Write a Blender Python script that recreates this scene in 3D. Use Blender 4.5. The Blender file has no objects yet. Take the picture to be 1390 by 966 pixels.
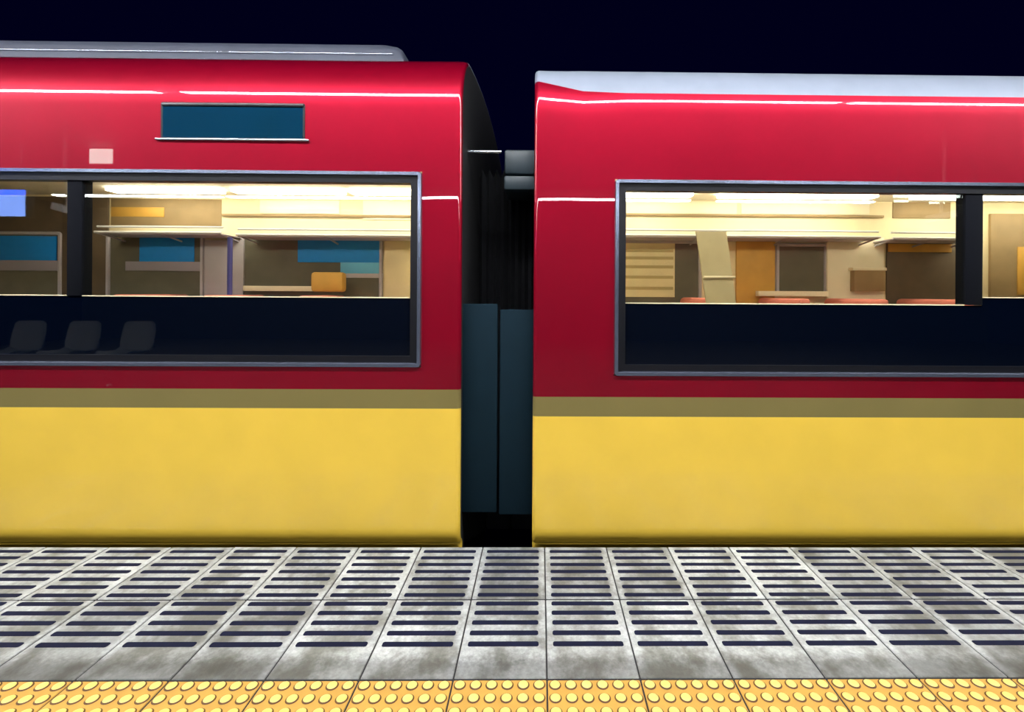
import bpy, bmesh, math, random
from mathutils import Vector, Matrix

random.seed(7)
S = bpy.context.scene
COL = S.collection

# ------------------------------------------------------------------ camera
F, PPX, PPY = 665.0, 741.0, 398.4          # focal length and principal point in 1390x966 pixels
CAM_Z, YAW, ROLL = 1.235, 0.0118, 0.0062
fw = Vector((math.sin(YAW), math.cos(YAW), 0))
rt0 = Vector((math.cos(YAW), -math.sin(YAW), 0))
UP0 = Vector((0, 0, 1))
cr = (rt0 * math.cos(ROLL) + UP0 * math.sin(ROLL)).normalized()
cu = (UP0 * math.cos(ROLL) - rt0 * math.sin(ROLL)).normalized()
cam_d = bpy.data.cameras.new('camera')
cam_d.sensor_fit = 'HORIZONTAL'
cam_d.sensor_width = 36.0
cam_d.lens = F * 36.0 / 1390.0
cam_d.shift_x = -(PPX - 695.0) / 1390.0
cam_d.shift_y = (PPY - 483.0) / 1390.0
cam_d.clip_start = 0.02
cam = bpy.data.objects.new('camera', cam_d)
COL.objects.link(cam)
m3 = Matrix((cr, cu, -fw)).transposed()
cam.matrix_world = Matrix.Translation((0, 0, CAM_Z)) @ m3.to_4x4()
S.camera = cam

# ------------------------------------------------------------------ night sky, exposure
w = bpy.data.worlds.new('night_sky')
S.world = w
w.use_nodes = True
bg = w.node_tree.nodes['Background']
bg.inputs[0].default_value = (0.0004, 0.0004, 0.0105, 1)
bg.inputs[1].default_value = 0.85
S.view_settings.view_transform = 'Standard'
S.view_settings.look = 'None'
S.view_settings.exposure = 0.0
S.view_settings.gamma = 1.0
S.view_settings.use_curve_mapping = False
LAMP_EDGE, LAMP_REAR, LAMP_COACH = 84.0, 50.0, 18.0

def P(px, py, Y):
    """Point where the ray through a pixel meets the upright plane at depth Y."""
    d = fw + cr * ((px - PPX) / F) - cu * ((py - PPY) / F)
    k = Y / d.y
    return Vector((d.x * k, Y, CAM_Z + d.z * k))
def PX(px, Y, py=398): return P(px, py, Y).x
def PZ(px, py, Y): return P(px, py, Y).z

# ------------------------------------------------------------------ materials
def lin(r, g, b):
    f = lambda c: (c / 255) / 12.92 if c <= 10 else (((c / 255) + .055) / 1.055) ** 2.4
    return (f(r), f(g), f(b), 1)
MATS = {}
def mat(name, col, rough=.5, metal=0, coat=0, coat_rough=.03, emit=None, strength=0, spec=.5, var=0, var_scale=8, bump=0, bump_scale=40):
    m = bpy.data.materials.new(name)
    m.use_nodes = True
    nt = m.node_tree
    b = nt.nodes['Principled BSDF']
    b.inputs['Base Color'].default_value = col
    b.inputs['Roughness'].default_value = rough
    b.inputs['Metallic'].default_value = metal
    b.inputs['Coat Weight'].default_value = coat
    b.inputs['Coat Roughness'].default_value = coat_rough
    b.inputs['Specular IOR Level'].default_value = spec
    if emit:
        b.inputs['Emission Color'].default_value = emit
        b.inputs['Emission Strength'].default_value = strength
    if var or bump:
        g = nt.nodes.new('ShaderNodeNewGeometry')
        n = nt.nodes.new('ShaderNodeTexNoise')
        n.inputs['Scale'].default_value = var_scale
        n.inputs['Detail'].default_value = 5
        nt.links.new(g.outputs['Position'], n.inputs['Vector'])
        if var:
            r = nt.nodes.new('ShaderNodeMapRange')
            r.inputs[1].default_value = .3; r.inputs[2].default_value = .7
            r.inputs[3].default_value = 1 - var; r.inputs[4].default_value = 1 + var
            nt.links.new(n.outputs['Fac'], r.inputs[0])
            mx = nt.nodes.new('ShaderNodeMix'); mx.data_type = 'RGBA'; mx.blend_type = 'MULTIPLY'
            mx.inputs[0].default_value = 1
            mx.inputs[6].default_value = col
            nt.links.new(r.outputs[0], mx.inputs[7])
            nt.links.new(mx.outputs[2], b.inputs['Base Color'])
        if bump:
            n2 = nt.nodes.new('ShaderNodeTexNoise')
            n2.inputs['Scale'].default_value = bump_scale
            nt.links.new(g.outputs['Position'], n2.inputs['Vector'])
            bp = nt.nodes.new('ShaderNodeBump')
            bp.inputs['Strength'].default_value = bump
            bp.inputs['Distance'].default_value = .002
            nt.links.new(n2.outputs['Fac'], bp.inputs['Height'])
            nt.links.new(bp.outputs[0], b.inputs['Normal'])
    MATS[name] = m
    return m

def ramp_node(nt, src, lo, hi, a, b_):
    r = nt.nodes.new('ShaderNodeMapRange')
    r.interpolation_type = 'SMOOTHSTEP'
    r.inputs[1].default_value = lo; r.inputs[2].default_value = hi
    r.inputs[3].default_value = a; r.inputs[4].default_value = b_
    nt.links.new(src, r.inputs[0])
    return r.outputs[0]
def mixc(nt, fac, a, b_, blend='MIX'):
    mx = nt.nodes.new('ShaderNodeMix'); mx.data_type = 'RGBA'; mx.blend_type = blend
    for sock, v in ((mx.inputs[0], fac), (mx.inputs[6], a), (mx.inputs[7], b_)):
        if hasattr(v, 'is_output'): nt.links.new(v, sock)
        else: sock.default_value = v
    return mx.outputs[2]

TILE_W = .3
D_FRONT = F * TILE_W / 127.0                 # joint between grey and yellow tiles
D_EDGE = F * TILE_W / 83.4                   # platform edge
def concrete_mat():
    m = bpy.data.materials.new('weathered_concrete'); m.use_nodes = True
    nt = m.node_tree; b = nt.nodes['Principled BSDF']
    g = nt.nodes.new('ShaderNodeNewGeometry')
    oi = nt.nodes.new('ShaderNodeObjectInfo')
    tc = nt.nodes.new('ShaderNodeTexCoord')
    def noise(scale, detail, rough=.6, sx=1, sy=1):
        mp = nt.nodes.new('ShaderNodeMapping')
        mp.inputs['Scale'].default_value = (sx, sy, 1)
        nt.links.new(g.outputs['Position'], mp.inputs[0])
        cmb = nt.nodes.new('ShaderNodeTexNoise'); cmb.noise_dimensions = '4D'
        cmb.inputs['Scale'].default_value = scale
        cmb.inputs['Detail'].default_value = detail
        cmb.inputs['Roughness'].default_value = rough
        mul = nt.nodes.new('ShaderNodeMath'); mul.operation = 'MULTIPLY'; mul.inputs[1].default_value = 9
        nt.links.new(oi.outputs['Random'], mul.inputs[0])
        nt.links.new(mul.outputs[0], cmb.inputs['W'])
        nt.links.new(mp.outputs[0], cmb.inputs['Vector'])
        return cmb.outputs['Fac']
    patch = ramp_node(nt, noise(6, 5, .65, 1, .8), .38, .62, 0, 1)
    fine = noise(55, 6, .75)
    base = mixc(nt, patch, (.150, .155, .136, 1), (.40, .42, .405, 1))
    rnd = ramp_node(nt, oi.outputs['Random'], 0, 1, .60, 1.12)
    base = mixc(nt, 1.0, base, rnd, 'MULTIPLY')
    # pale worn rim along the tile edges
    sep = nt.nodes.new('ShaderNodeSeparateXYZ'); nt.links.new(tc.outputs['Object'], sep.inputs[0])
    ab = nt.nodes.new('ShaderNodeMath'); ab.operation = 'ABSOLUTE'; nt.links.new(sep.outputs[0], ab.inputs[0])
    rim = ramp_node(nt, ab.outputs[0], .108, .140, 0, .75)
    rn = ramp_node(nt, noise(14, 4), .38, .6, .15, 1)
    rm = nt.nodes.new('ShaderNodeMath'); rm.operation = 'MULTIPLY'
    nt.links.new(rim, rm.inputs[0]); nt.links.new(rn, rm.inputs[1])
    base = mixc(nt, rm.outputs[0], base, (.43, .45, .45, 1))
    sp = ramp_node(nt, fine, .3, .72, .72, 1.25)
    base = mixc(nt, 1.0, base, sp, 'MULTIPLY')
    # dark grime spots
    gr = ramp_node(nt, noise(11, 6, .8), .60, .72, 0, .6)
    base = mixc(nt, gr, base, (.05, .05, .05, 1))
    # the plain front band of the paving is less worn and stays darker
    sy = nt.nodes.new('ShaderNodeSeparateXYZ'); nt.links.new(g.outputs['Position'], sy.inputs[0])
    nb = nt.nodes.new('ShaderNodeMath'); nb.operation = 'MULTIPLY_ADD'; nb.inputs[1].default_value = .05
    nt.links.new(fine, nb.inputs[0]); nt.links.new(sy.outputs[1], nb.inputs[2])
    fb = ramp_node(nt, nb.outputs[0], D_FRONT + .085, D_FRONT + .145, .50, 1.0)
    base = mixc(nt, 1.0, base, fb, 'MULTIPLY')
    nt.links.new(base, b.inputs['Base Color'])
    rr = ramp_node(nt, fine, .3, .7, .38, .62)
    nt.links.new(rr, b.inputs['Roughness'])
    bp = nt.nodes.new('ShaderNodeBump'); bp.inputs['Strength'].default_value = .25; bp.inputs['Distance'].default_value = .002
    nt.links.new(fine, bp.inputs['Height']); nt.links.new(bp.outputs[0], b.inputs['Normal'])
    MATS['concrete'] = m
concrete_mat()

def glass_mat(name, tint, refl=1.0):
    m = bpy.data.materials.new(name); m.use_nodes = True
    nt = m.node_tree; nt.nodes.remove(nt.nodes['Principled BSDF'])
    out = nt.nodes['Material Output']
    tr = nt.nodes.new('ShaderNodeBsdfTransparent'); tr.inputs[0].default_value = tint
    gl = nt.nodes.new('ShaderNodeBsdfGlossy'); gl.inputs['Roughness'].default_value = .01
    fr = nt.nodes.new('ShaderNodeFresnel'); fr.inputs[0].default_value = 1.62
    mx = nt.nodes.new('ShaderNodeMixShader')
    ge = nt.nodes.new('ShaderNodeNewGeometry')
    io = nt.nodes.new('ShaderNodeMapRange')          # same reflectance on the way in and out of the thin pane
    io.inputs[3].default_value = 1.62; io.inputs[4].default_value = 1 / 1.62
    nt.links.new(ge.outputs['Backfacing'], io.inputs[0]); nt.links.new(io.outputs[0], fr.inputs[0])
    nt.links.new(fr.outputs[0], mx.inputs[0]); nt.links.new(tr.outputs[0], mx.inputs[1]); nt.links.new(gl.outputs[0], mx.inputs[2])
    nt.links.new(mx.outputs[0], out.inputs[0])
    MATS[name] = m

mat('red_paint', lin(142, 0, 33), .42, metal=.6, spec=.2, coat=1, coat_rough=.012, var=.05, var_scale=3)
mat('gold_paint', lin(126, 114, 66), .38, metal=.2, coat=.3, var=.04, var_scale=3)
mat('yellow_paint', lin(228, 190, 68), .30, coat=.8, coat_rough=.06, var=.04, var_scale=4, bump=.03, bump_scale=9)
mat('roof_paint', lin(126, 134, 148), .45, coat=.2, var=.06, var_scale=6)
mat('cover_grey', lin(76, 80, 94), .45, var=.08, var_scale=5)
mat('trim_metal', lin(150, 160, 185), .22, metal=.9)
mat('black_gasket', lin(10, 11, 18), .35)
mat('navy_pane', lin(2, 6, 18), .02, spec=.5)
glass_mat('clear_glass', (.93, .95, .93, 1))
mat('display_glass', lin(4, 44, 66), .12, coat=1, coat_rough=.02, var=.05, var_scale=5)
mat('guard_rubber', lin(10, 30, 40), .8, spec=.12, var=.06, var_scale=9)
mat('bellows_rubber', lin(20, 22, 27), .7)
mat('box_grey', lin(44, 58, 66), .45, var=.1, var_scale=14)
mat('end_black', lin(12, 12, 16), .7)
mat('screen_panel', lin(190, 182, 150), .4, var=.06)
mat('slat_beige', lin(186, 172, 122), .6)
mat('steel', lin(190, 195, 205), .25, metal=.9)
mat('underframe', lin(22, 23, 26), .7, var=.2)
mat('cream', lin(228, 214, 176), .55, var=.05, var_scale=7)
mat('cream_ceiling', lin(238, 230, 205), .6, var=.03)
mat('tan_wall', lin(150, 128, 92), .6, var=.1, var_scale=6)
mat('lilac_panel', lin(176, 172, 184), .5, var=.05)
mat('lilac_ledge', lin(150, 144, 160), .5)
mat('blind_blue', lin(0, 134, 226), .6, var=.04, var_scale=20)
mat('blind_pale_blue', lin(100, 184, 232), .6, var=.04)
mat('blind_cream', lin(232, 222, 178), .6, var=.04)
mat('pole_blue', lin(70, 72, 150), .35)
mat('night_pane', lin(104, 102, 90), .15, var=.1, var_scale=5)
mat('ochre', lin(206, 160, 72), .55, var=.08)
mat('brown_panel', lin(96, 82, 64), .6, var=.15, var_scale=6)
mat('seat_cloth', lin(205, 118, 104), .8, var=.08, var_scale=14)
mat('floor_vinyl', lin(120, 112, 100), .6)
mat('dark_pillar', lin(8, 10, 17), .9, spec=.1)
mat('coach_lamp', (1, 1, 1, 1), .4, emit=(1, .90, .70, 1), strength=LAMP_COACH)
mat('edge_lamp', (1, 1, 1, 1), .4, emit=(.97, .98, 1, 1), strength=LAMP_EDGE)
mat('rear_lamp', (1, 1, 1, 1), .4, emit=(.97, .98, 1, 1), strength=LAMP_REAR)
mat('lamp_housing', lin(215, 218, 222), .4)
mat('sign_blue', lin(20, 70, 200), .4, emit=lin(20, 90, 255), strength=12)
mat('sign_pale', lin(190, 210, 250), .4, emit=lin(120, 160, 255), strength=9)
mat('sign_white', lin(230, 232, 230), .4, emit=lin(235, 255, 245), strength=11)
mat('sign_body', lin(24, 34, 40), .4)
mat('canopy', lin(44, 46, 52), .7, var=.08, var_scale=2)
mat('strip_navy', lin(17, 20, 42), .85, spec=.15, var=.18, var_scale=30)
mat('tactile_yellow', lin(182, 140, 62), .5, var=.10, var_scale=16, bump=.2, bump_scale=120)
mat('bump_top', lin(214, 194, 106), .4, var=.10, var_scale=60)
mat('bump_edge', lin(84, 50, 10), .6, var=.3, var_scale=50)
mat('joint_dark', lin(24, 24, 28), .8)
mat('floor_rear', lin(58, 58, 58), .6, var=.15, var_scale=3)
mat('ballast', lin(30, 28, 28), .9, var=.4, var_scale=25)
mat('chair_plastic', lin(170, 176, 176), .45)

# ------------------------------------------------------------------ mesh helpers
ORIGIN = {}
def org(parent):
    while parent is not None and parent.parent is not None: parent = parent.parent
    return ORIGIN.get(parent.name, Vector((0, 0, 0))) if parent is not None else Vector((0, 0, 0))

def link(name, me, mats, parent=None):
    o = bpy.data.objects.new(name, me)
    COL.objects.link(o)
    if not isinstance(mats, (list, tuple)): mats = [mats]
    for m in mats:
        if len(me.materials) < len(mats): me.materials.append(MATS[m])
    if parent is not None: o.parent = parent
    return o

def finish(name, bm, mats, parent=None, smooth=False, recalc=True):
    if recalc: bmesh.ops.recalc_face_normals(bm, faces=bm.faces)
    off = org(parent)
    bmesh.ops.translate(bm, vec=-off, verts=bm.verts)
    me = bpy.data.meshes.new(name)
    bm.to_mesh(me); bm.free()
    if smooth:
        for p in me.polygons: p.use_smooth = True
        me.set_sharp_from_angle(angle=math.radians(40))
    return link(name, me, mats, parent)

def add_box(bm, x0, x1, y0, y1, z0, z1, bevel=0, seg=2):
    r = bmesh.ops.create_cube(bm, size=1)
    vs = r['verts']
    for v in vs:
        v.co = Vector(((x0 + x1) / 2 + v.co.x * abs(x1 - x0), (y0 + y1) / 2 + v.co.y * abs(y1 - y0), (z0 + z1) / 2 + v.co.z * abs(z1 - z0)))
    if bevel:
        es = {e for v in vs for e in v.link_edges}
        bmesh.ops.bevel(bm, geom=list(es), offset=bevel, segments=seg, affect='EDGES', profile=.5)

def box(name, x0, x1, y0, y1, z0, z1, m, parent=None, bevel=.004, seg=2):
    bm = bmesh.new()
    add_box(bm, x0, x1, y0, y1, z0, z1, bevel, seg)
    return finish(name, bm, m, parent, smooth=bevel > 0)

def add_tube(bm, pts, r, n=10):
    pts = [Vector(p) for p in pts]
    rings = []
    for i, p in enumerate(pts):
        d = (pts[min(i + 1, len(pts) - 1)] - pts[max(i - 1, 0)]).normalized()
        a = d.orthogonal().normalized() if abs(d.x) > .999 or abs(d.z) > .999 else d.cross(Vector((0, 0, 1))).normalized()
        b_ = d.cross(a)
        rings.append([bm.verts.new(p + a * math.cos(2 * math.pi * k / n) * r + b_ * math.sin(2 * math.pi * k / n) * r) for k in range(n)])
    for A, B in zip(rings, rings[1:]):
        for k in range(n):
            bm.faces.new((A[k], A[(k + 1) % n], B[(k + 1) % n], B[k]))
    bm.faces.new(rings[0]); bm.faces.new(rings[-1])
def tube(name, pts, r, m, parent=None, n=10):
    bm = bmesh.new(); add_tube(bm, pts, r, n)
    return finish(name, bm, m, parent, smooth=True)

def rr_pts(x0, x1, z0, z1, r, n=8):
    out = []
    for cx, cz, a0 in ((x1 - r, z1 - r, 0), (x0 + r, z1 - r, 90), (x0 + r, z0 + r, 180), (x1 - r, z0 + r, 270)):
        for k in range(n + 1):
            a = math.radians(a0 + 90 * k / n)
            out.append((cx + r * math.cos(a), cz + r * math.sin(a)))
    return out
def ring_frame(name, x0, x1, z0, z1, r, wd, y0, y1, m, parent, round_front=True):
    """Rounded rectangular frame in an upright plane, y0 = front face, y1 = back."""
    prof = [(0, y1), (0, y0 + (y1 - y0) * .35), (wd * .2, y0), (wd * .8, y0), (wd, y0 + (y1 - y0) * .35), (wd, y1)] if round_front else [(0, y1), (0, y0), (wd, y0), (wd, y1)]
    bm = bmesh.new(); loops = []
    for ins, y in prof:
        loops.append([bm.verts.new((x, y, z)) for x, z in rr_pts(x0 + ins, x1 - ins, z0 + ins, z1 - ins, max(r - ins, .002))])
    for A, B in zip(loops, loops[1:] + loops[:1]):
        n = len(A)
        for k in range(n): bm.faces.new((A[k], A[(k + 1) % n], B[(k + 1) % n], B[k]))
    return finish(name, bm, m, parent, smooth=True)

def empty(name, loc, label, cat, group=None):
    o = bpy.data.objects.new(name, None); COL.objects.link(o)
    o.location = loc; o.empty_display_size = .1
    ORIGIN[o.name] = Vector(loc)
    o['label'] = label; o['category'] = cat
    if group: o['group'] = group
    return o
def structure(o, label=None):
    o['kind'] = 'structure'
    if label: o['label'] = label
    return o

# ------------------------------------------------------------------ platform
TILE_D = (D_EDGE - D_FRONT) / 2
XOFF = PX(739.3, D_EDGE, 741.5)
floor = box('floor', -12, 12, -8.0, D_EDGE - .012, -.5, -.012, 'joint_dark', bevel=0)
structure(floor, 'concrete station platform slab under the paving')
ft = box('floor_screed', -12, 12, -8.0, D_FRONT - TILE_W - .004, -.012, 0, 'floor_rear', floor, bevel=0)
box('grout_bed', -4, 4, D_FRONT - TILE_W, D_EDGE - .012, -.012, -.003, 'joint_dark', floor, bevel=0)
box('edge_coping', -12, 12, D_EDGE - .012, D_EDGE, -.45, -.006, 'joint_dark', floor, bevel=0)

def tile_mesh(name, dx, dy, mats_, h=.012, gap=.0027):
    bm = bmesh.new()
    add_box(bm, -dx / 2 + gap, dx / 2 - gap, -dy / 2 + gap * 1.5, dy / 2 - gap * 1.5, -h, 0, .002, 1)
    me = bpy.data.meshes.new(name); bm.to_mesh(me); bm.free()
    me.materials.append(MATS[mats_])
    return me
def child(name, me, parent, loc):
    o = bpy.data.objects.new(name, me); COL.objects.link(o)
    o.parent = parent; o.location = loc
    return o
tile_me = tile_mesh('paving_tile', TILE_W, TILE_D, 'concrete')
tact_me = tile_mesh('tactile_tile', TILE_W, TILE_W, 'tactile_yellow')
# raised non-slip strip: rounded ends, slightly domed
def strip_mesh():
    L, Wd = .250, TILE_D / 7 * .43
    bm = bmesh.new()
    def loop(ins, z):
        return [bm.verts.new((x, y, z)) for x, y in rr_pts(-L / 2 + ins, L / 2 - ins, -Wd / 2 + ins, Wd / 2 - ins, Wd * .30 - ins * .5, 3)]
    A, B = loop(0, -.001), loop(.0012, .0014)
    for k in range(len(A)): bm.faces.new((A[k], A[(k + 1) % len(A)], B[(k + 1) % len(A)], B[k]))
    bm.faces.new(B)
    bmesh.ops.recalc_face_normals(bm, faces=bm.faces)
    me = bpy.data.meshes.new('grip_strip'); bm.to_mesh(me); bm.free()
    me.materials.append(MATS['strip_navy'])
    return me
strip_me = strip_mesh()
SP = TILE_D / 7.3
for k in range(-12, 12):
    cx = XOFF + TILE_W * (k + .5)
    for row in range(2):
        near = D_FRONT + row * TILE_D
        if row == 0 and not -11 <= k <= 10: continue
        t = child('paving_tile', tile_me, floor, (cx, near + TILE_D / 2, random.uniform(-.0008, .0006)))
        seam = near + TILE_D if row == 0 else near
        for j in range(5 if row == 0 else 7):
            yy = seam - SP * (j + .5) if row == 0 else seam + SP * (j + .5)
            child('grip_strip', strip_me, t, (-.0025 + random.uniform(-.001, .001), yy - (near + TILE_D / 2), 0))
# tactile tiles
def bump_geo(bm, ox=0, oy=0, n=16):
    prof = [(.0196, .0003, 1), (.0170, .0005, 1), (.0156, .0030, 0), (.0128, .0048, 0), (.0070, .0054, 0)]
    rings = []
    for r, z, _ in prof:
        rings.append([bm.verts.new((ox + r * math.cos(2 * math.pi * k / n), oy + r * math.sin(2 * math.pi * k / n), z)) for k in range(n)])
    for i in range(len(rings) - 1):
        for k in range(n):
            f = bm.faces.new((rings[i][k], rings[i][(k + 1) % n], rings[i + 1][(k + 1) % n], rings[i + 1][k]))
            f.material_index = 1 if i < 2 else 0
            f.smooth = True
    f = bm.faces.new(rings[-1]); f.smooth = True
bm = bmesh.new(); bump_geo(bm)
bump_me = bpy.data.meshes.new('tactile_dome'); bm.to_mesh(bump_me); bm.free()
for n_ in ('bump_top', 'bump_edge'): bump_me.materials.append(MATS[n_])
def bump_rows(rows):
    bm = bmesh.new()
    for r in rows:
        for c in range(6): bump_geo(bm, -.125 + .05 * c, .125 - .05 * r, 12)
    me = bpy.data.meshes.new('tactile_dome_rows'); bm.to_mesh(me); bm.free()
    for n_ in ('bump_top', 'bump_edge'): me.materials.append(MATS[n_])
    return me
rows_back, rows_all = bump_rows(range(3, 6)), bump_rows(range(6))
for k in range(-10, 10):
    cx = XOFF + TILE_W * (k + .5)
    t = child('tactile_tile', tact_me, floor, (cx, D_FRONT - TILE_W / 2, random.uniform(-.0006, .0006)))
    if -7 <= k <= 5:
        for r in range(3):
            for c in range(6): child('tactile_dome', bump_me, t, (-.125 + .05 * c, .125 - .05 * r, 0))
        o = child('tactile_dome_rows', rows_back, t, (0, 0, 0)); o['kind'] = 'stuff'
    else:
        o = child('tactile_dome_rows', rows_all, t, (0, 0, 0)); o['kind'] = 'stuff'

track = structure(box('ground', -14, 14, D_EDGE, 12, -1.5, -1.3, 'ballast', bevel=0), 'dark ballasted track bed below the train')
CEIL_Z = 3.42
canopy = structure(box('ceiling', -12, 12, -8, 2.0, CEIL_Z, CEIL_Z + .12, 'canopy', bevel=0), 'grey canopy soffit over the platform')
wall = structure(box('wall_rear', -12, 12, -8.15, -8.0, -.5, CEIL_Z + .12, 'canopy', bevel=0), 'grey station wall behind the platform')

# ------------------------------------------------------------------ train cars
Y0 = D_EDGE + .085        # near side of the train
HALF = 1.36               # half width of a car

class Car:
    def __init__(s, root, sign, x_end, x_far, refx, R, sil_y):
        s.root, s.sign, s.x_end, s.x_far, s.refx, s.R = root, sign, x_end, x_far, refx, R
        p = P(refx, sil_y, Y0)
        tanE = (p.z - CAM_Z) / Y0
        th = math.atan2(1, tanE)
        dz, dy = R * math.sin(th), R * (1 - math.cos(th))
        s.z0 = CAM_Z + tanE * (Y0 + dy) - dz
        pts = [(.06, -.55), (.06, -.10)]
        for k in range(9):
            a = math.radians(90 * k / 8)
            pts.append((.07 * (1 - math.sin(a)), .035 - .09 * math.cos(a)))
        z = .06
        while z < s.z0 - .05:
            pts.append((0, z)); z += .1
        for k in range(25):
            a = math.radians(80 * k / 24)
            pts.append((R * (1 - math.cos(a)), s.z0 + R * math.sin(a)))
        ey, ez = pts[-1]
        n = 8
        for k in range(1, n + 1):
            u = k / n
            pts.append((ey + (HALF - ey) * u, ez + (HALF - ey) * math.tan(math.radians(10)) * (u - u * u / 2)))
        s.pts = pts
        s.nrm = []
        for i in range(len(pts)):
            a, b_ = pts[max(i - 1, 0)], pts[min(i + 1, len(pts) - 1)]
            d = Vector((b_[0] - a[0], b_[1] - a[1])).normalized()
            s.nrm.append(Vector((d.y, -d.x)))     # inward
        s.t = [0]
        for a, b_ in zip(pts, pts[1:]): s.t.append(s.t[-1] + math.hypot(b_[0] - a[0], b_[1] - a[1]))
    def z(s, py, px=None): return PZ(px or s.refx, py, Y0)
    def at(s, t):
        for i in range(len(s.t) - 1):
            if s.t[i + 1] >= t or i == len(s.t) - 2:
                u = (t - s.t[i]) / (s.t[i + 1] - s.t[i])
                p = Vector(s.pts[i]).lerp(Vector(s.pts[i + 1]), u)
                return p, s.nrm[i].lerp(s.nrm[i + 1], u).normalized()
    def t_of_z(s, z):
        for i in range(len(s.t) - 1):
            if s.pts[i][1] <= z <= s.pts[i + 1][1]:
                u = (z - s.pts[i][1]) / max(1e-9, s.pts[i + 1][1] - s.pts[i][1])
                return s.t[i] + u * (s.t[i + 1] - s.t[i])
    def columns(s, rc=.022, n=8):
        """(x, inset) pairs from the far end to the rounded end corner"""
        xs = []
        L = (s.x_end - s.sign * rc) - s.x_far
        for k in range(41): xs.append((s.x_far + L * k / 40, 0))
        for k in range(1, n + 1):
            a = math.radians(90 * k / n)
            xs.append((s.x_end - s.sign * rc + s.sign * rc * math.sin(a), rc * (1 - math.cos(a))))
        return xs
    def band(s, bm, t0, t1, xlo=None, xhi=None, far=False, step=.03):
        cols = s.columns()
        if xlo is not None:
            cols = [c for c in cols if xlo < c[0] < xhi]
            if s.x_far < xlo or s.x_end < xlo: cols.append((xlo, 0))
            if s.x_far > xhi or s.x_end > xhi: cols.append((xhi, 0))
            cols.sort(key=lambda c: c[0])
        f0 = t0 if callable(t0) else (lambda x: t0)
        f1 = t1 if callable(t1) else (lambda x: t1)
        n = max(1, int(abs(f1(cols[0][0]) - f0(cols[0][0])) / step))
        grid = []
        for x, ins in cols:
            row = []
            for j in range(n + 1):
                p, nr = s.at(f0(x) + (f1(x) - f0(x)) * j / n)
                q = p + nr * ins
                yy = min(q.x, HALF)
                row.append(bm.verts.new((x, Y0 + (2 * HALF - yy if far else yy), q.y)))
            grid.append(row)
        for A, B in zip(grid, grid[1:]):
            for j in range(n): bm.faces.new((A[j], B[j], B[j + 1], A[j + 1]))

def build_shell(c, z_gold0, z_gold1, win, roof_t, end_mat='end_black'):
    wx0, wx1, wz0, wz1 = win
    T = c.t[-1]
    tz = c.t_of_z
    xa, xb = min(c.x_far, c.x_end) - 1, max(c.x_far, c.x_end) + 1
    # red body side with the window opening
    bm = bmesh.new()
    c.band(bm, tz(z_gold1), tz(wz0))
    c.band(bm, tz(wz0), tz(wz1), xa, wx0)
    c.band(bm, tz(wz0), tz(wz1), wx1, xb)
    c.band(bm, tz(wz1), roof_t, step=.02)
    c.band(bm, tz(z_gold1), roof_t, far=True)
    bmesh.ops.remove_doubles(bm, verts=bm.verts, dist=.0004)
    red = finish('red_body_panel', bm, 'red_paint', c.root, smooth=True); red['label'] = 'glossy crimson upper body panel'
    for name, m, a, b_ in (('gold_stripe', 'gold_paint', tz(z_gold0), tz(z_gold1)), ('yellow_lower_panel', 'yellow_paint', 0, tz(z_gold0))):
        bm = bmesh.new(); c.band(bm, a, b_, step=.02); c.band(bm, a, b_, far=True)
        finish(name, bm, m, c.root, smooth=True)
    bm = bmesh.new(); c.band(bm, roof_t, T, step=.02); c.band(bm, roof_t, T, far=True, step=.02)
    bmesh.ops.remove_doubles(bm, verts=bm.verts, dist=.0004)
    finish('roof', bm, 'roof_paint', c.root, smooth=True)
    # end wall facing the gap
    bm = bmesh.new()
    ring = []
    x, ins = c.columns()[-1]
    for p, nr in zip(c.pts, c.nrm):
        q = Vector(p) + nr * ins
        ring.append((min(q.x, HALF - .01), q.y))
    vs = [bm.verts.new((x, Y0 + y, z)) for y, z in ring] + [bm.verts.new((x, Y0 + 2 * HALF - y, z)) for y, z in reversed(ring)]
    bm.faces.new(vs)
    finish('end_wall', bm, end_mat, c.root)
    x2 = c.x_far
    bm = bmesh.new()
    vs = [bm.verts.new((x2, Y0 + y, z)) for y, z in c.pts] + [bm.verts.new((x2, Y0 + 2 * HALF - y, z)) for y, z in reversed(c.pts)]
    bm.faces.new(vs)
    finish('end_wall', bm, end_mat, c.root)
    lo, hi = sorted((c.x_far, c.x_end - c.sign * .1))
    box('underframe', lo, hi, Y0 + .1, Y0 + 2 * HALF - .1, -.6, -.12, 'underframe', c.root, bevel=0)

def bogie(c, xc):
    fr = box('bogie_frame', xc - 1.3, xc + 1.3, Y0 + .45, Y0 + 2 * HALF - .45, -.95, -.6, 'underframe', c.root, bevel=.02)
    for dx in (-.9, .9):
        for yy in (Y0 + .58, Y0 + 2 * HALF - .7):
            bm = bmesh.new()
            bmesh.ops.create_cone(bm, cap_ends=True, segments=28, radius1=.40, radius2=.38, depth=.12,
                                  matrix=Matrix.Translation((xc + dx, yy, -.90)) @ Matrix.Rotation(math.pi / 2, 4, 'X'))
            finish('wheel', bm, 'steel', c.root, smooth=True)

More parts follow.
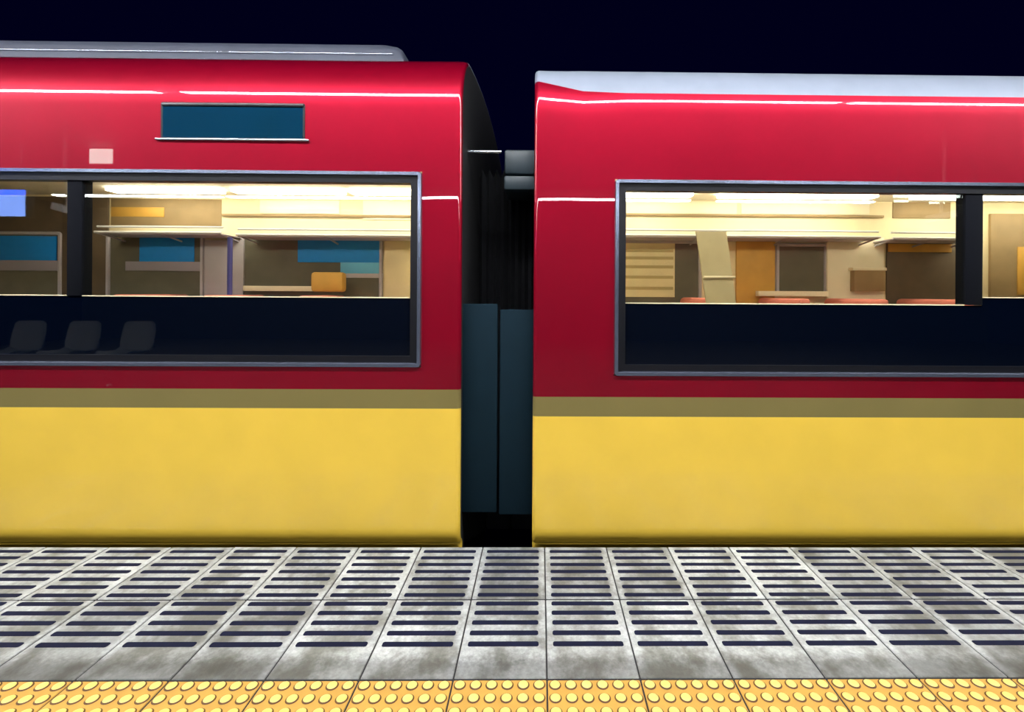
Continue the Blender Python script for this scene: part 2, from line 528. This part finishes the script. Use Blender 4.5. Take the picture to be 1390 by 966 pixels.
def build_window(c, win, trim_w, gasket, bays, mull):
    """bays: (x0, x1, z_split) openings; mull: (x0, x1) dark pillars between them"""
    wx0, wx1, wz0, wz1 = win
    fr = ring_frame('window_frame', wx0 - .002, wx1 + .002, wz0 - .002, wz1 + .002, .02, trim_w, Y0 - .012, Y0 + .03, 'trim_metal', c.root)
    fr['label'] = 'satin metal window frame'
    gx0, gx1, gz0, gz1 = wx0 + trim_w * .8, wx1 - trim_w * .8, wz0 + trim_w * .8, wz1 - trim_w * .8
    ring_frame('rubber_gasket', gx0, gx1, gz0, gz1, .014, gasket, Y0 + .002, Y0 + .05, 'black_gasket', fr, False)
    for i, (x0, x1, zs) in enumerate(bays):
        x0 = max(x0, gx0 + gasket * .5); x1 = min(x1, gx1 - gasket * .5)
        lx1 = bays[i + 1][0] if i + 1 < len(bays) else x1
        lp = box('lower_pane', x0, lx1, Y0 + .016, Y0 + .030, gz0 + gasket * .4, zs - .002, 'navy_pane', fr, bevel=0)
        lp['label'] = 'dark tinted lower window pane'
        box('upper_pane', x0, x1, Y0 + .018, Y0 + .024, zs + .002, gz1 - gasket * .4, 'clear_glass', fr, bevel=0)
        box('glazing_bar', x0, x1, Y0 + .012, Y0 + .034, zs - .0025, zs + .0025, 'cream', fr, bevel=.0005)
    for x0, x1 in mull:
        box('window_pillar', x0, x1, Y0 + .008, Y0 + .07, min(b_[2] for b_ in bays), gz1 - gasket * .5, 'dark_pillar', fr, bevel=.003)

def build_interior(c, x0, x1, lamps):
    FARY = Y0 + 2 * HALF - .09
    r = c.root
    zc = 2.22
    box('interior_floor', x0, x1, Y0 + .1, FARY, -.06, .0, 'floor_vinyl', r, bevel=0)
    ce = box('interior_ceiling', x0, x1, Y0 + .07, FARY + .02, zc, zc + .03, 'cream_ceiling', r, bevel=0)
    wl = box('interior_wall', x0, x1, FARY, FARY + .03, 0, zc, 'cream', r, bevel=0)
    box('interior_lining', x0, x1, Y0 + .075, Y0 + .095, 0, c.sill - .03, 'cream', r, bevel=0)
    box('interior_end_panel', x0 - .03, x0, Y0 + .075, FARY + .03, 0, zc + .03, 'cream', r, bevel=0)
    box('interior_end_panel', x1, x1 + .03, Y0 + .075, FARY + .03, 0, zc + .03, 'cream', r, bevel=0)
    for lx0, lx1, yy in lamps:
        box('ceiling_lamp', lx0, lx1, yy - .07, yy + .07, zc - .035, zc - .001, 'coach_lamp', r, bevel=.008)
    return FARY, zc, wl

def FX(px, Y): return PX(px, Y, 360)

# ---- car with the destination display
XL_END = PX(626, Y0)
rootA = empty('train_car', (XL_END - 2.6, Y0 + HALF, 0), 'crimson and yellow train car with a destination display and grey rooftop cover', 'train')
A = Car(rootA, 1, XL_END, -9.0, 300, .35, 80)
A.sill = A.z(402)
winA = (-7.0, PX(572, Y0), A.z(497.5), A.z(230.5))
tz = A.t_of_z
roofA_t = next(A.t[i] for i in range(len(A.pts)) if A.pts[i][1] > A.z0 + A.R * math.sin(math.radians(66)))
build_shell(A, A.z(553.5), A.z(527.5), winA, roofA_t)
m0, m1 = PX(88, Y0), PX(108, Y0)
build_window(A, winA, .026, .036, [(-7.0, m0, A.z(402)), (m1, PX(560, Y0), A.z(402.5))], [(m0, m1)])
bogie(A, -6.2)
# ---- car with the pale roof
XR_END = PX(724, Y0)
rootB = empty('train_car', (XR_END + 2.6, Y0 + HALF, 0), 'crimson and yellow train car with a pale grey roof edge and no display', 'train')
B = Car(rootB, -1, XR_END, 9.0, 1050, .30, 99.5)
B.sill = B.z(412)
winB = (PX(834, Y0), 7.0, B.z(511), B.z(245))
tB = B.t_of_z(B.z(128) + .004)
tB_hi = B.t_of_z(B.z(114) + .02)
xr = PX(808, Y0)
def roofB_t(x):
    u = max(0, min(1, (xr - x) / (xr - XR_END)))
    u = u * u * (3 - 2 * u)
    return tB + (tB_hi - tB) * u
build_shell(B, B.z(566), B.z(539.5), winB, roofB_t)
n0, n1 = PX(1312, Y0), PX(1336, Y0)
build_window(B, winB, .026, .036, [(PX(838, Y0), n0, B.z(412.5)), (n1, 7.0, B.z(402))], [(n0, n1)])
bogie(B, 6.2)

# destination display in the upper side panel
dx0, dx1, dz0, dz1 = PX(219, Y0), PX(411, Y0), A.z(188), A.z(141)
dd = ring_frame('destination_display', dx0 - .008, dx1 + .008, dz0 - .008, dz1 + .008, .012, .014, Y0 - .004, Y0 + .02, 'black_gasket', rootA)
dd['label'] = 'unlit blue destination display'
box('display_screen', dx0, dx1, Y0 - .003, Y0 + .01, dz0, dz1 - .012, 'display_glass', dd, bevel=0)
box('display_sill', dx0 - .03, dx1 + .03, Y0 - .012, Y0 + .01, dz0 - .012, dz0 - .002, 'steel', dd, bevel=.003)
box('display_visor', dx0, dx1, Y0 - .008, Y0 + .01, dz1 - .014, dz1 + .003, 'black_gasket', dd, bevel=.003)

# rooftop cover of the first car: long rounded housing set back from the edge
def roof_cover():
    yb = Y0 + .42
    ztop = PZ(300, 57, yb + .03)
    zb = A.z0 + .25
    xe = PX(548, yb, 60)
    bm = bmesh.new()
    prof = [(0, zb), (0, ztop - .05), (.006, ztop - .03), (.02, ztop - .012), (.045, ztop), (.9, ztop + .02), (1.75, ztop), (1.78, zb)]
    cols = [(-9.0, 0), (xe - .12, 0), (xe - .05, .012), (xe - .02, .03), (xe, .07)]
    grid = [[bm.verts.new((x, yb + y, max(zb, z - d) if z > zb else z)) for y, z in prof] for x, d in cols]
    for a, b_ in zip(grid, grid[1:]):
        for j in range(len(prof) - 1): bm.faces.new((a[j], b_[j], b_[j + 1], a[j + 1]))
    bm.faces.new(grid[0]); bm.faces.new(grid[-1])
    o = finish('rooftop_cover', bm, 'cover_grey', rootA, smooth=True)
    o['label'] = 'long grey rooftop equipment cover'
    tube('cover_seam', [(-9.0, yb - .002, ztop - .075), (xe - .06, yb - .002, ztop - .075)], .006, 'steel', o)
roof_cover()

# gap guards, bellows, end equipment
GX = PX(676, Y0)
ga = box('gap_guard', XL_END - .03, GX - .006, Y0 + .06, Y0 + .09, PZ(650, 703, Y0), PZ(640, 412.5, Y0), 'guard_rubber', rootA, bevel=.008)
gb = box('gap_guard', GX + .006, XR_END + .03, Y0 + .06, Y0 + .09, PZ(700, 706, Y0), PZ(710, 420.5, Y0), 'guard_rubber', rootB, bevel=.008)
for g in (ga, gb): g['label'] = 'dark slate rubber gap guard'
def bellows(root, gx0, gx1, NF=4):
    bm = bmesh.new()
    prev = None
    for k in range(2 * NF + 1):
        x, o = gx0 + (gx1 - gx0) * k / (2 * NF), .05 if k % 2 else 0
        rg = [bm.verts.new(v) for v in ((x, Y0 + .72 - o, -.1), (x, Y0 + .72 - o, 1.98 + o), (x, Y0 + 2 * HALF - .72 + o, 1.98 + o), (x, Y0 + 2 * HALF - .72 + o, -.1))]
        if prev:
            for j in range(3): bm.faces.new((prev[j], rg[j], rg[j + 1], prev[j + 1]))
        prev = rg
    finish('gangway_bellows', bm, 'bellows_rubber', root)
    xa, xb = sorted((gx0, gx1))
    box('coupler', xa, xb, Y0 + HALF - .15, Y0 + HALF + .15, -.55, -.3, 'underframe', root, bevel=.03)
bellows(rootA, XL_END, GX - .002)
bellows(rootB, XR_END, GX + .002)
ye = Y0 + .32
box('end_equipment_box', GX + .004, XR_END + .02, ye, ye + .3, PZ(715, 236, ye), PZ(715, 203, ye), 'box_grey', rootB, bevel=.012)
box('end_equipment_box', GX + .004, XR_END + .02, ye - .03, ye + .3, PZ(715, 259, ye), PZ(715, 240, ye), 'box_grey', rootB, bevel=.012)
tube('end_handrail', [(XL_END - .01, Y0 + .22, PZ(660, 206, Y0 + .22)), (GX - .004, Y0 + .22, PZ(660, 206, Y0 + .22))], .010, 'steel', rootA)

# ---- interior of the first car
LX0, LX1 = -6.9, XL_END - .12
FARY, ZC, wlA = build_interior(A, LX0, LX1, [(PX(150, 4.75), PX(300, 4.75), 4.75), (PX(318, 4.75), PX(466, 4.75), 4.75), (PX(476, 4.75), LX1 - .1, 4.75),
                                             (-4.6, -2.9, 3.4), (-2.7, -1.0, 3.4)])
def fbox(parent, name, px0, px1, py0, py1, m, Y=None, th=.02, refx=None, bevel=.002):
    """box on the far side wall (or at depth Y) whose front face covers the given picture rectangle"""
    Y = Y or FARY - th
    rx = refx or (px0 + px1) / 2
    return box(name, FX(px0, Y), FX(px1, Y), Y, Y + th, PZ(rx, py1, Y), PZ(rx, py0, Y), m, parent, bevel=bevel)
def far_window(root, px0, px1, py0, py1, parts):
    w_ = fbox(root, 'far_window', px0, px1, py0, py1, 'night_pane', th=.012, bevel=0)
    x0, x1, z0, z1 = FX(px0, FARY), FX(px1, FARY), PZ((px0 + px1) / 2, py1, FARY), PZ((px0 + px1) / 2, py0, FARY)
    ring_frame('far_window_frame', x0 - .03, x1 + .03, z0 - .03, z1 + .03, .04, .035, FARY - .03, FARY - .001, 'lilac_panel', w_)
    for nm, a, b_, c_, d_, m in parts:
        fbox(w_, nm, a, b_, c_, d_, m, Y=FARY - .026, th=.010, bevel=.001)
    return w_
far_window(rootA, 332, 516, 322, 420, [('window_blind', 404, 516, 318, 356, 'blind_blue'), ('window_blind', 462, 516, 356, 371, 'blind_pale_blue'),
                                      ('blind_rail', 460, 520, 371, 377, 'lilac_panel')])
far_window(rootA, 150, 274, 318, 420, [('window_blind', 189, 263, 318, 355, 'blind_blue'), ('blind_rail', 170, 275, 355, 367.5, 'lilac_ledge')])
far_window(rootA, -60, 82, 318, 420, [('window_blind', -40, 76, 320, 353, 'blind_blue'), ('blind_rail', -50, 78, 353, 367, 'lilac_ledge')])
fbox(rootA, 'wall_panel', -90, 84, 266, 318, 'brown_panel', th=.012)  # dimness of this end bay put into the brown colour
fbox(rootA, 'wall_moulding', 300, 575, 291, 294, 'tan_wall', th=.03)
fbox(rootA, 'wall_pillar_panel', 277, 330, 326, 430, 'lilac_panel', th=.035)
tube('grab_pole', [(FX(312, 4.6), 4.6, .0), (FX(312, 4.6), 4.6, PZ(312, 322, 4.6))], .022, 'pole_blue', rootA, 12)
fbox(rootA, 'wall_pillar_panel', 522, 556, 322, 430, 'cream', th=.03)
fbox(rootA, 'window_ledge', 330, 440, 388, 395, 'cream_ceiling', Y=FARY - .09, th=.09)
fbox(rootA, 'ochre_block', 421, 465, 369, 396, 'ochre', Y=FARY - .30, th=.12, bevel=.03)  # block taken for a folded coat, not fixed to the wall
fbox(rootA, 'advert_panel', 150, 222, 281, 294, 'ochre', th=.012)
fbox(rootA, 'advert_panel', 150, 300, 270, 306, 'tan_wall', th=.006)
fbox(rootA, 'advert_panel', 352, 460, 272, 290, 'cream_ceiling', th=.012)
fbox(rootA, 'advert_panel', 492, 560, 272, 298, 'cream_ceiling', th=.012)
def rack(root, px0, px1, py, refx):
    Yf = FARY - .34
    z = PZ(refx, py, Yf)
    x0, x1 = FX(px0, Yf), FX(px1, Yf)
    rk = box('luggage_rack', x0, x1, Yf + .02, FARY, z - .012, z, 'lilac_panel', root, bevel=.003)
    tube('rack_rail', [(x0, Yf, z + .005), (x1, Yf, z + .005)], .012, 'lamp_housing', rk)
    tube('rack_rail', [(x0, Yf + .03, z + .062), (x1, Yf + .03, z + .062)], .010, 'lamp_housing', rk)
    n = max(2, int((x1 - x0) / .7))
    for k in range(n + 1):
        xx = x0 + .02 + (x1 - x0 - .04) * k / n
        tube('rack_bracket', [(xx, Yf, z), (xx, FARY - .01, z - .05)], .009, 'lilac_panel', rk, 6)
rack(rootA, 128, 300, 316, 210)
rack(rootA, 320, 560, 320, 440)
# brown panel on the far wall; its dark colour stands in for a dim vestibule
fbox(rootA, 'far_door', 84, 146, 268, 430, 'brown_panel', th=.02)

# ---- interior of the second car
RX0, RX1 = XR_END + .12, 6.9
FARY, ZC, wlB = build_interior(B, RX0, RX1, [(RX0 + .1, PX(938, 4.75), 4.75), (PX(975, 4.75), PX(1186, 4.75), 4.75), (PX(1240, 4.75), 6.3, 4.75),
                                             (.4, 2.0, 3.4), (2.2, 3.8, 3.4)])
far_window(rootB, 836, 948, 330, 430, [('window_blind', 838, 916, 330, 403, 'blind_cream')])
for py in (338, 348, 360, 374, 389):
    fbox(rootB, 'blind_slat', 840, 914, py, py + 4, 'slat_beige', Y=FARY - .032, th=.004, bevel=0)
far_window(rootB, 1056, 1118, 334, 398, [])
fbox(rootB, 'wall_pillar_panel', 1000, 1052, 326, 430, 'ochre', th=.03)
fbox(rootB, 'wall_pillar_panel', 1123, 1200, 322, 430, 'cream_ceiling', th=.05)
fbox(rootB, 'pillar_cabinet', 1160, 1202, 366, 395, 'tan_wall', Y=FARY - .12, th=.07)
fbox(rootB, 'cabinet_top', 1158, 1204, 363, 367, 'cream_ceiling', Y=FARY - .13, th=.08)
fbox(rootB, 'wall_panel', 1204, 1330, 326, 430, 'brown_panel', th=.02)
fbox(rootB, 'wall_trim', 1206, 1292, 331, 342, 'ochre', th=.03)
fbox(rootB, 'window_ledge', 1030, 1125, 395, 402, 'cream_ceiling', Y=FARY - .10, th=.09)
rack(rootB, 826, 1195, 321, 1000)
rack(rootB, 1212, 1330, 324, 1260)
fbox(rootB, 'advert_panel', 830, 1000, 273, 290, 'cream_ceiling', th=.012)
fbox(rootB, 'advert_panel', 1006, 1180, 274, 291, 'cream_ceiling', th=.012)
fbox(rootB, 'advert_panel', 1212, 1290, 274, 296, 'tan_wall', th=.012)
fbox(rootB, 'wall_moulding', 815, 1200, 290.5, 293.5, 'tan_wall', th=.03)
fbox(rootB, 'far_door', 1345, 1420, 290, 430, 'tan_wall', th=.03)
fbox(rootB, 'far_door_panel', 1382, 1420, 335, 400, 'ochre', th=.04)
# glazed draught screen beside the seats
Ys = 4.1
sc_ = bmesh.new()
a, b_, c_, d_ = P(945, 314, Ys), P(986, 314, Ys), P(1001, 425, Ys), P(961, 425, Ys)
vs = [sc_.verts.new(v) for v in (a, b_, c_, d_)]
f = sc_.faces.new(vs)
ex = bmesh.ops.extrude_face_region(sc_, geom=[f])
bmesh.ops.translate(sc_, vec=(0, .02, 0), verts=[v for v in ex['geom'] if isinstance(v, bmesh.types.BMVert)])
scr = finish('draught_screen', sc_, 'screen_panel', rootB)
p0, p1 = P(955, 376, Ys - .01), P(998, 376, Ys - .01)
tube('screen_rail', [p0, p1], .010, 'cream_ceiling', scr)

def seat(root, xc, yc, face):
    st = box('seat_cushion', xc - .24, xc + .24, yc - .42, yc + .42, .36, .46, 'seat_cloth', root, bevel=.03)
    bm = bmesh.new()
    add_box(bm, -.05, .05, -.42, .42, 0, .745, .035, 3)
    for v in bm.verts:
        v.co.x += face * v.co.z * .16
        v.co += Vector((xc + face * .24, yc, .46))
    finish('seat_back', bm, 'seat_cloth', st, smooth=True)
    box('seat_pedestal', xc - .15, xc + .15, yc - .3, yc + .3, 0, .36, 'brown_panel', st, bevel=.01)
ZS = PZ(1035, 399, 4.6)
for px in (916, 1033, 1132, 1240):
    seat(rootB, FX(px, 4.55) - .12, 4.62, 1)
for px in (236, 350, 470):
    seat(rootA, FX(px, 4.55) + .12, 4.62, -1)

# ------------------------------------------------------------------ platform lamps and things behind the photographer (seen as reflections)
def lamp_line(x0, x1, y, z, m, label, group, wd=.08):
    r = empty('strip_lamp', ((x0 + x1) / 2, y, z), label, 'lamp', group)
    box('lamp_housing', x0, x1, y - wd - .03, y + wd + .03, z + .02, CEIL_Z, 'lamp_housing', r, bevel=.008)
    box('lamp_diffuser', x0 + .02, x1 - .02, y - wd, y + wd, z, z + .025, m, r, bevel=.006)
AY, AZ = 1.28, 3.2
ga_, gb_ = PX(210, 3.77), PX(1162, 3.77)
lamp_line(ga_ - 5.2, ga_ - .09, AY, AZ, 'edge_lamp', 'long white strip lamp over the platform edge beside the display car', 'strip lamps over the platform edge')
lamp_line(ga_ + .09, gb_ - .035, AY, AZ, 'edge_lamp', 'long white strip lamp over the platform edge opposite the gap between cars', 'strip lamps over the platform edge')
lamp_line(gb_ + .035, gb_ + 5.2, AY, AZ, 'edge_lamp', 'long white strip lamp over the platform edge beside the pale roofed car', 'strip lamps over the platform edge')
BY, BZ = -5.3, 3.2
DV = 2 * Y0 - BY
lamp_line(PX(70, DV), PX(300, DV), BY, BZ, 'rear_lamp', 'rear strip lamp reflected in the display car window beside the blue sign', 'strip lamps at the rear of the platform')
lamp_line(PX(306, DV), PX(938, DV), BY, BZ, 'rear_lamp', 'long rear strip lamp reflected across both car ends', 'strip lamps at the rear of the platform')
lamp_line(PX(972, DV), PX(1187, DV), BY, BZ, 'rear_lamp', 'rear strip lamp reflected in the pale roofed car window', 'strip lamps at the rear of the platform')

def mirrored(px, py, Y):
    """where a thing at depth Y behind the camera stands when its reflection in the train side shows at a pixel"""
    p = P(px, py, 2 * Y0 - Y)
    return p.x, p.z
# blue lightbox
y = -2.0
x0, z1 = mirrored(-70, 255, y); x1, z0 = mirrored(31, 294, y); _, zm = mirrored(0, 264, y)
r = empty('lightbox_sign', ((x0 + x1) / 2, y, z1), 'lit blue and pale lightbox sign reflected in the window of the display car', 'sign')
box('sign_case', x0, x1, y - .12, y, z0, z1, 'sign_body', r, bevel=.01)
box('sign_band', x0 + .01, x1 - .01, y, y + .01, zm, z1 - .01, 'sign_blue', r, bevel=0)
box('sign_face', x0 + .01, x1 - .01, y, y + .01, z0 + .01, zm, 'sign_pale', r, bevel=0)
for xx in (x0 + .1, x1 - .1): tube('sign_hanger', [(xx, y - .06, z1 - .02), (xx, y - .06, CEIL_Z)], .015, 'steel', r)
# white information sign
x0, z1 = mirrored(1212, 262, y); x1, z0 = mirrored(1336, 277, y)
r = empty('hanging_sign', ((x0 + x1) / 2, y, z1), 'dark hanging sign with white strips reflected in the pale roofed car window', 'sign')
box('sign_case', x0, x1, y - .1, y, z0, z1, 'sign_body', r, bevel=.008)
for a, b_, t0, t1 in ((1215, 1242, 263.5, 267.5), (1245, 1306, 263.5, 267.8), (1309, 1335, 264, 268), (1216, 1236, 270.5, 274), (1264, 1285, 273, 276)):
    xa, za = mirrored(a, t0, y); xb, zb = mirrored(b_, t1, y)
    box('sign_strip', xa, xb, y, y + .006, zb, za, 'sign_white', r, bevel=0)
for xx in (x0 + .1, x1 - .1): tube('sign_hanger', [(xx, y - .05, z1 - .02), (xx, y - .05, CEIL_Z)], .015, 'steel', r)
# small square lamp
y = -2.6
x0, z1 = mirrored(122, 202, y); x1, z0 = mirrored(153, 222, y)
r = empty('square_lamp', ((x0 + x1) / 2, y, z1), 'small square white lamp reflected in the crimson panel above the window', 'lamp')
box('lamp_case', x0 - .02, x1 + .02, y - .1, y, z0 - .02, min(z1 + .02, CEIL_Z), 'lamp_housing', r, bevel=.01)
box('lamp_face', x0, x1, y, y + .008, z0, z1, 'sign_white', r, bevel=0)
# camera brackets under the canopy
for px, py, tilt, lab in ((88, 284, .28, 'white bracket camera reflected in the window beside the blue sign'), (1281, 293, -.2, 'white bracket camera reflected in the window below the white strip sign')):
    x, z = mirrored(px, py, -1.4)
    r = empty('security_camera', (x, -1.4, z), lab, 'camera', 'security cameras under the canopy')
    tube('camera_stem', [(x, -1.4, z), (x, -1.4, CEIL_Z)], .02, 'lamp_housing', r)
    bm = bmesh.new(); add_box(bm, -.17, .17, -.06, .06, -.045, .045, .012)
    bmesh.ops.transform(bm, matrix=Matrix.Translation((x, -1.4, z)) @ Matrix.Rotation(tilt, 4, 'Y'), verts=bm.verts)
    finish('camera_body', bm, 'lamp_housing', r, smooth=True)

# bench of bucket seats, seen as a faint reflection in the dark lower pane
yb = -1.75
cs = [P(px, 440, 2 * Y0 - yb).x for px in (34, 109, 184)]
bench = empty('platform_bench', (cs[1], yb, 0), 'row of grey bucket seats reflected faintly in the dark lower pane', 'bench')
def bucket(xc):
    bm = bmesh.new()
    sec = [(.42, .40), (.36, .43), (.22, .41), (.08, .405), (0, .44), (-.05, .56), (-.08, .70), (-.095, .79), (-.10, .82)]
    wid = [.20, .225, .235, .235, .235, .23, .225, .21, .17]
    grid = []
    for (dy, z), hw in zip(sec, wid):
        row = []
        for k in range(9):
            u = k / 4 - 1
            row.append(bm.verts.new((xc + hw * u, yb + dy + .05 * (u ** 4) * (1 if z > .45 else 0), z + (.035 * u ** 4 if z <= .45 else 0))))
        grid.append(row)
    for a, b_ in zip(grid, grid[1:]):
        for k in range(8): bm.faces.new((a[k], b_[k], b_[k + 1], a[k + 1]))
    s = bmesh.ops.solidify(bm, geom=bm.faces[:], thickness=.012)
    finish('bucket_seat', bm, 'chair_plastic', bench, smooth=True)
for xc in cs: bucket(xc)
box('bench_beam', cs[0] - .2, cs[-1] + .2, yb + .12, yb + .20, .33, .39, 'steel', bench, bevel=.008)
for xx in (cs[0] + .1, cs[-1] - .1):
    box('bench_leg', xx - .03, xx + .03, yb + .13, yb + .19, .02, .34, 'steel', bench, bevel=.006)
    box('bench_foot', xx - .04, xx + .04, yb - .05, yb + .36, 0, .025, 'steel', bench, bevel=.006)
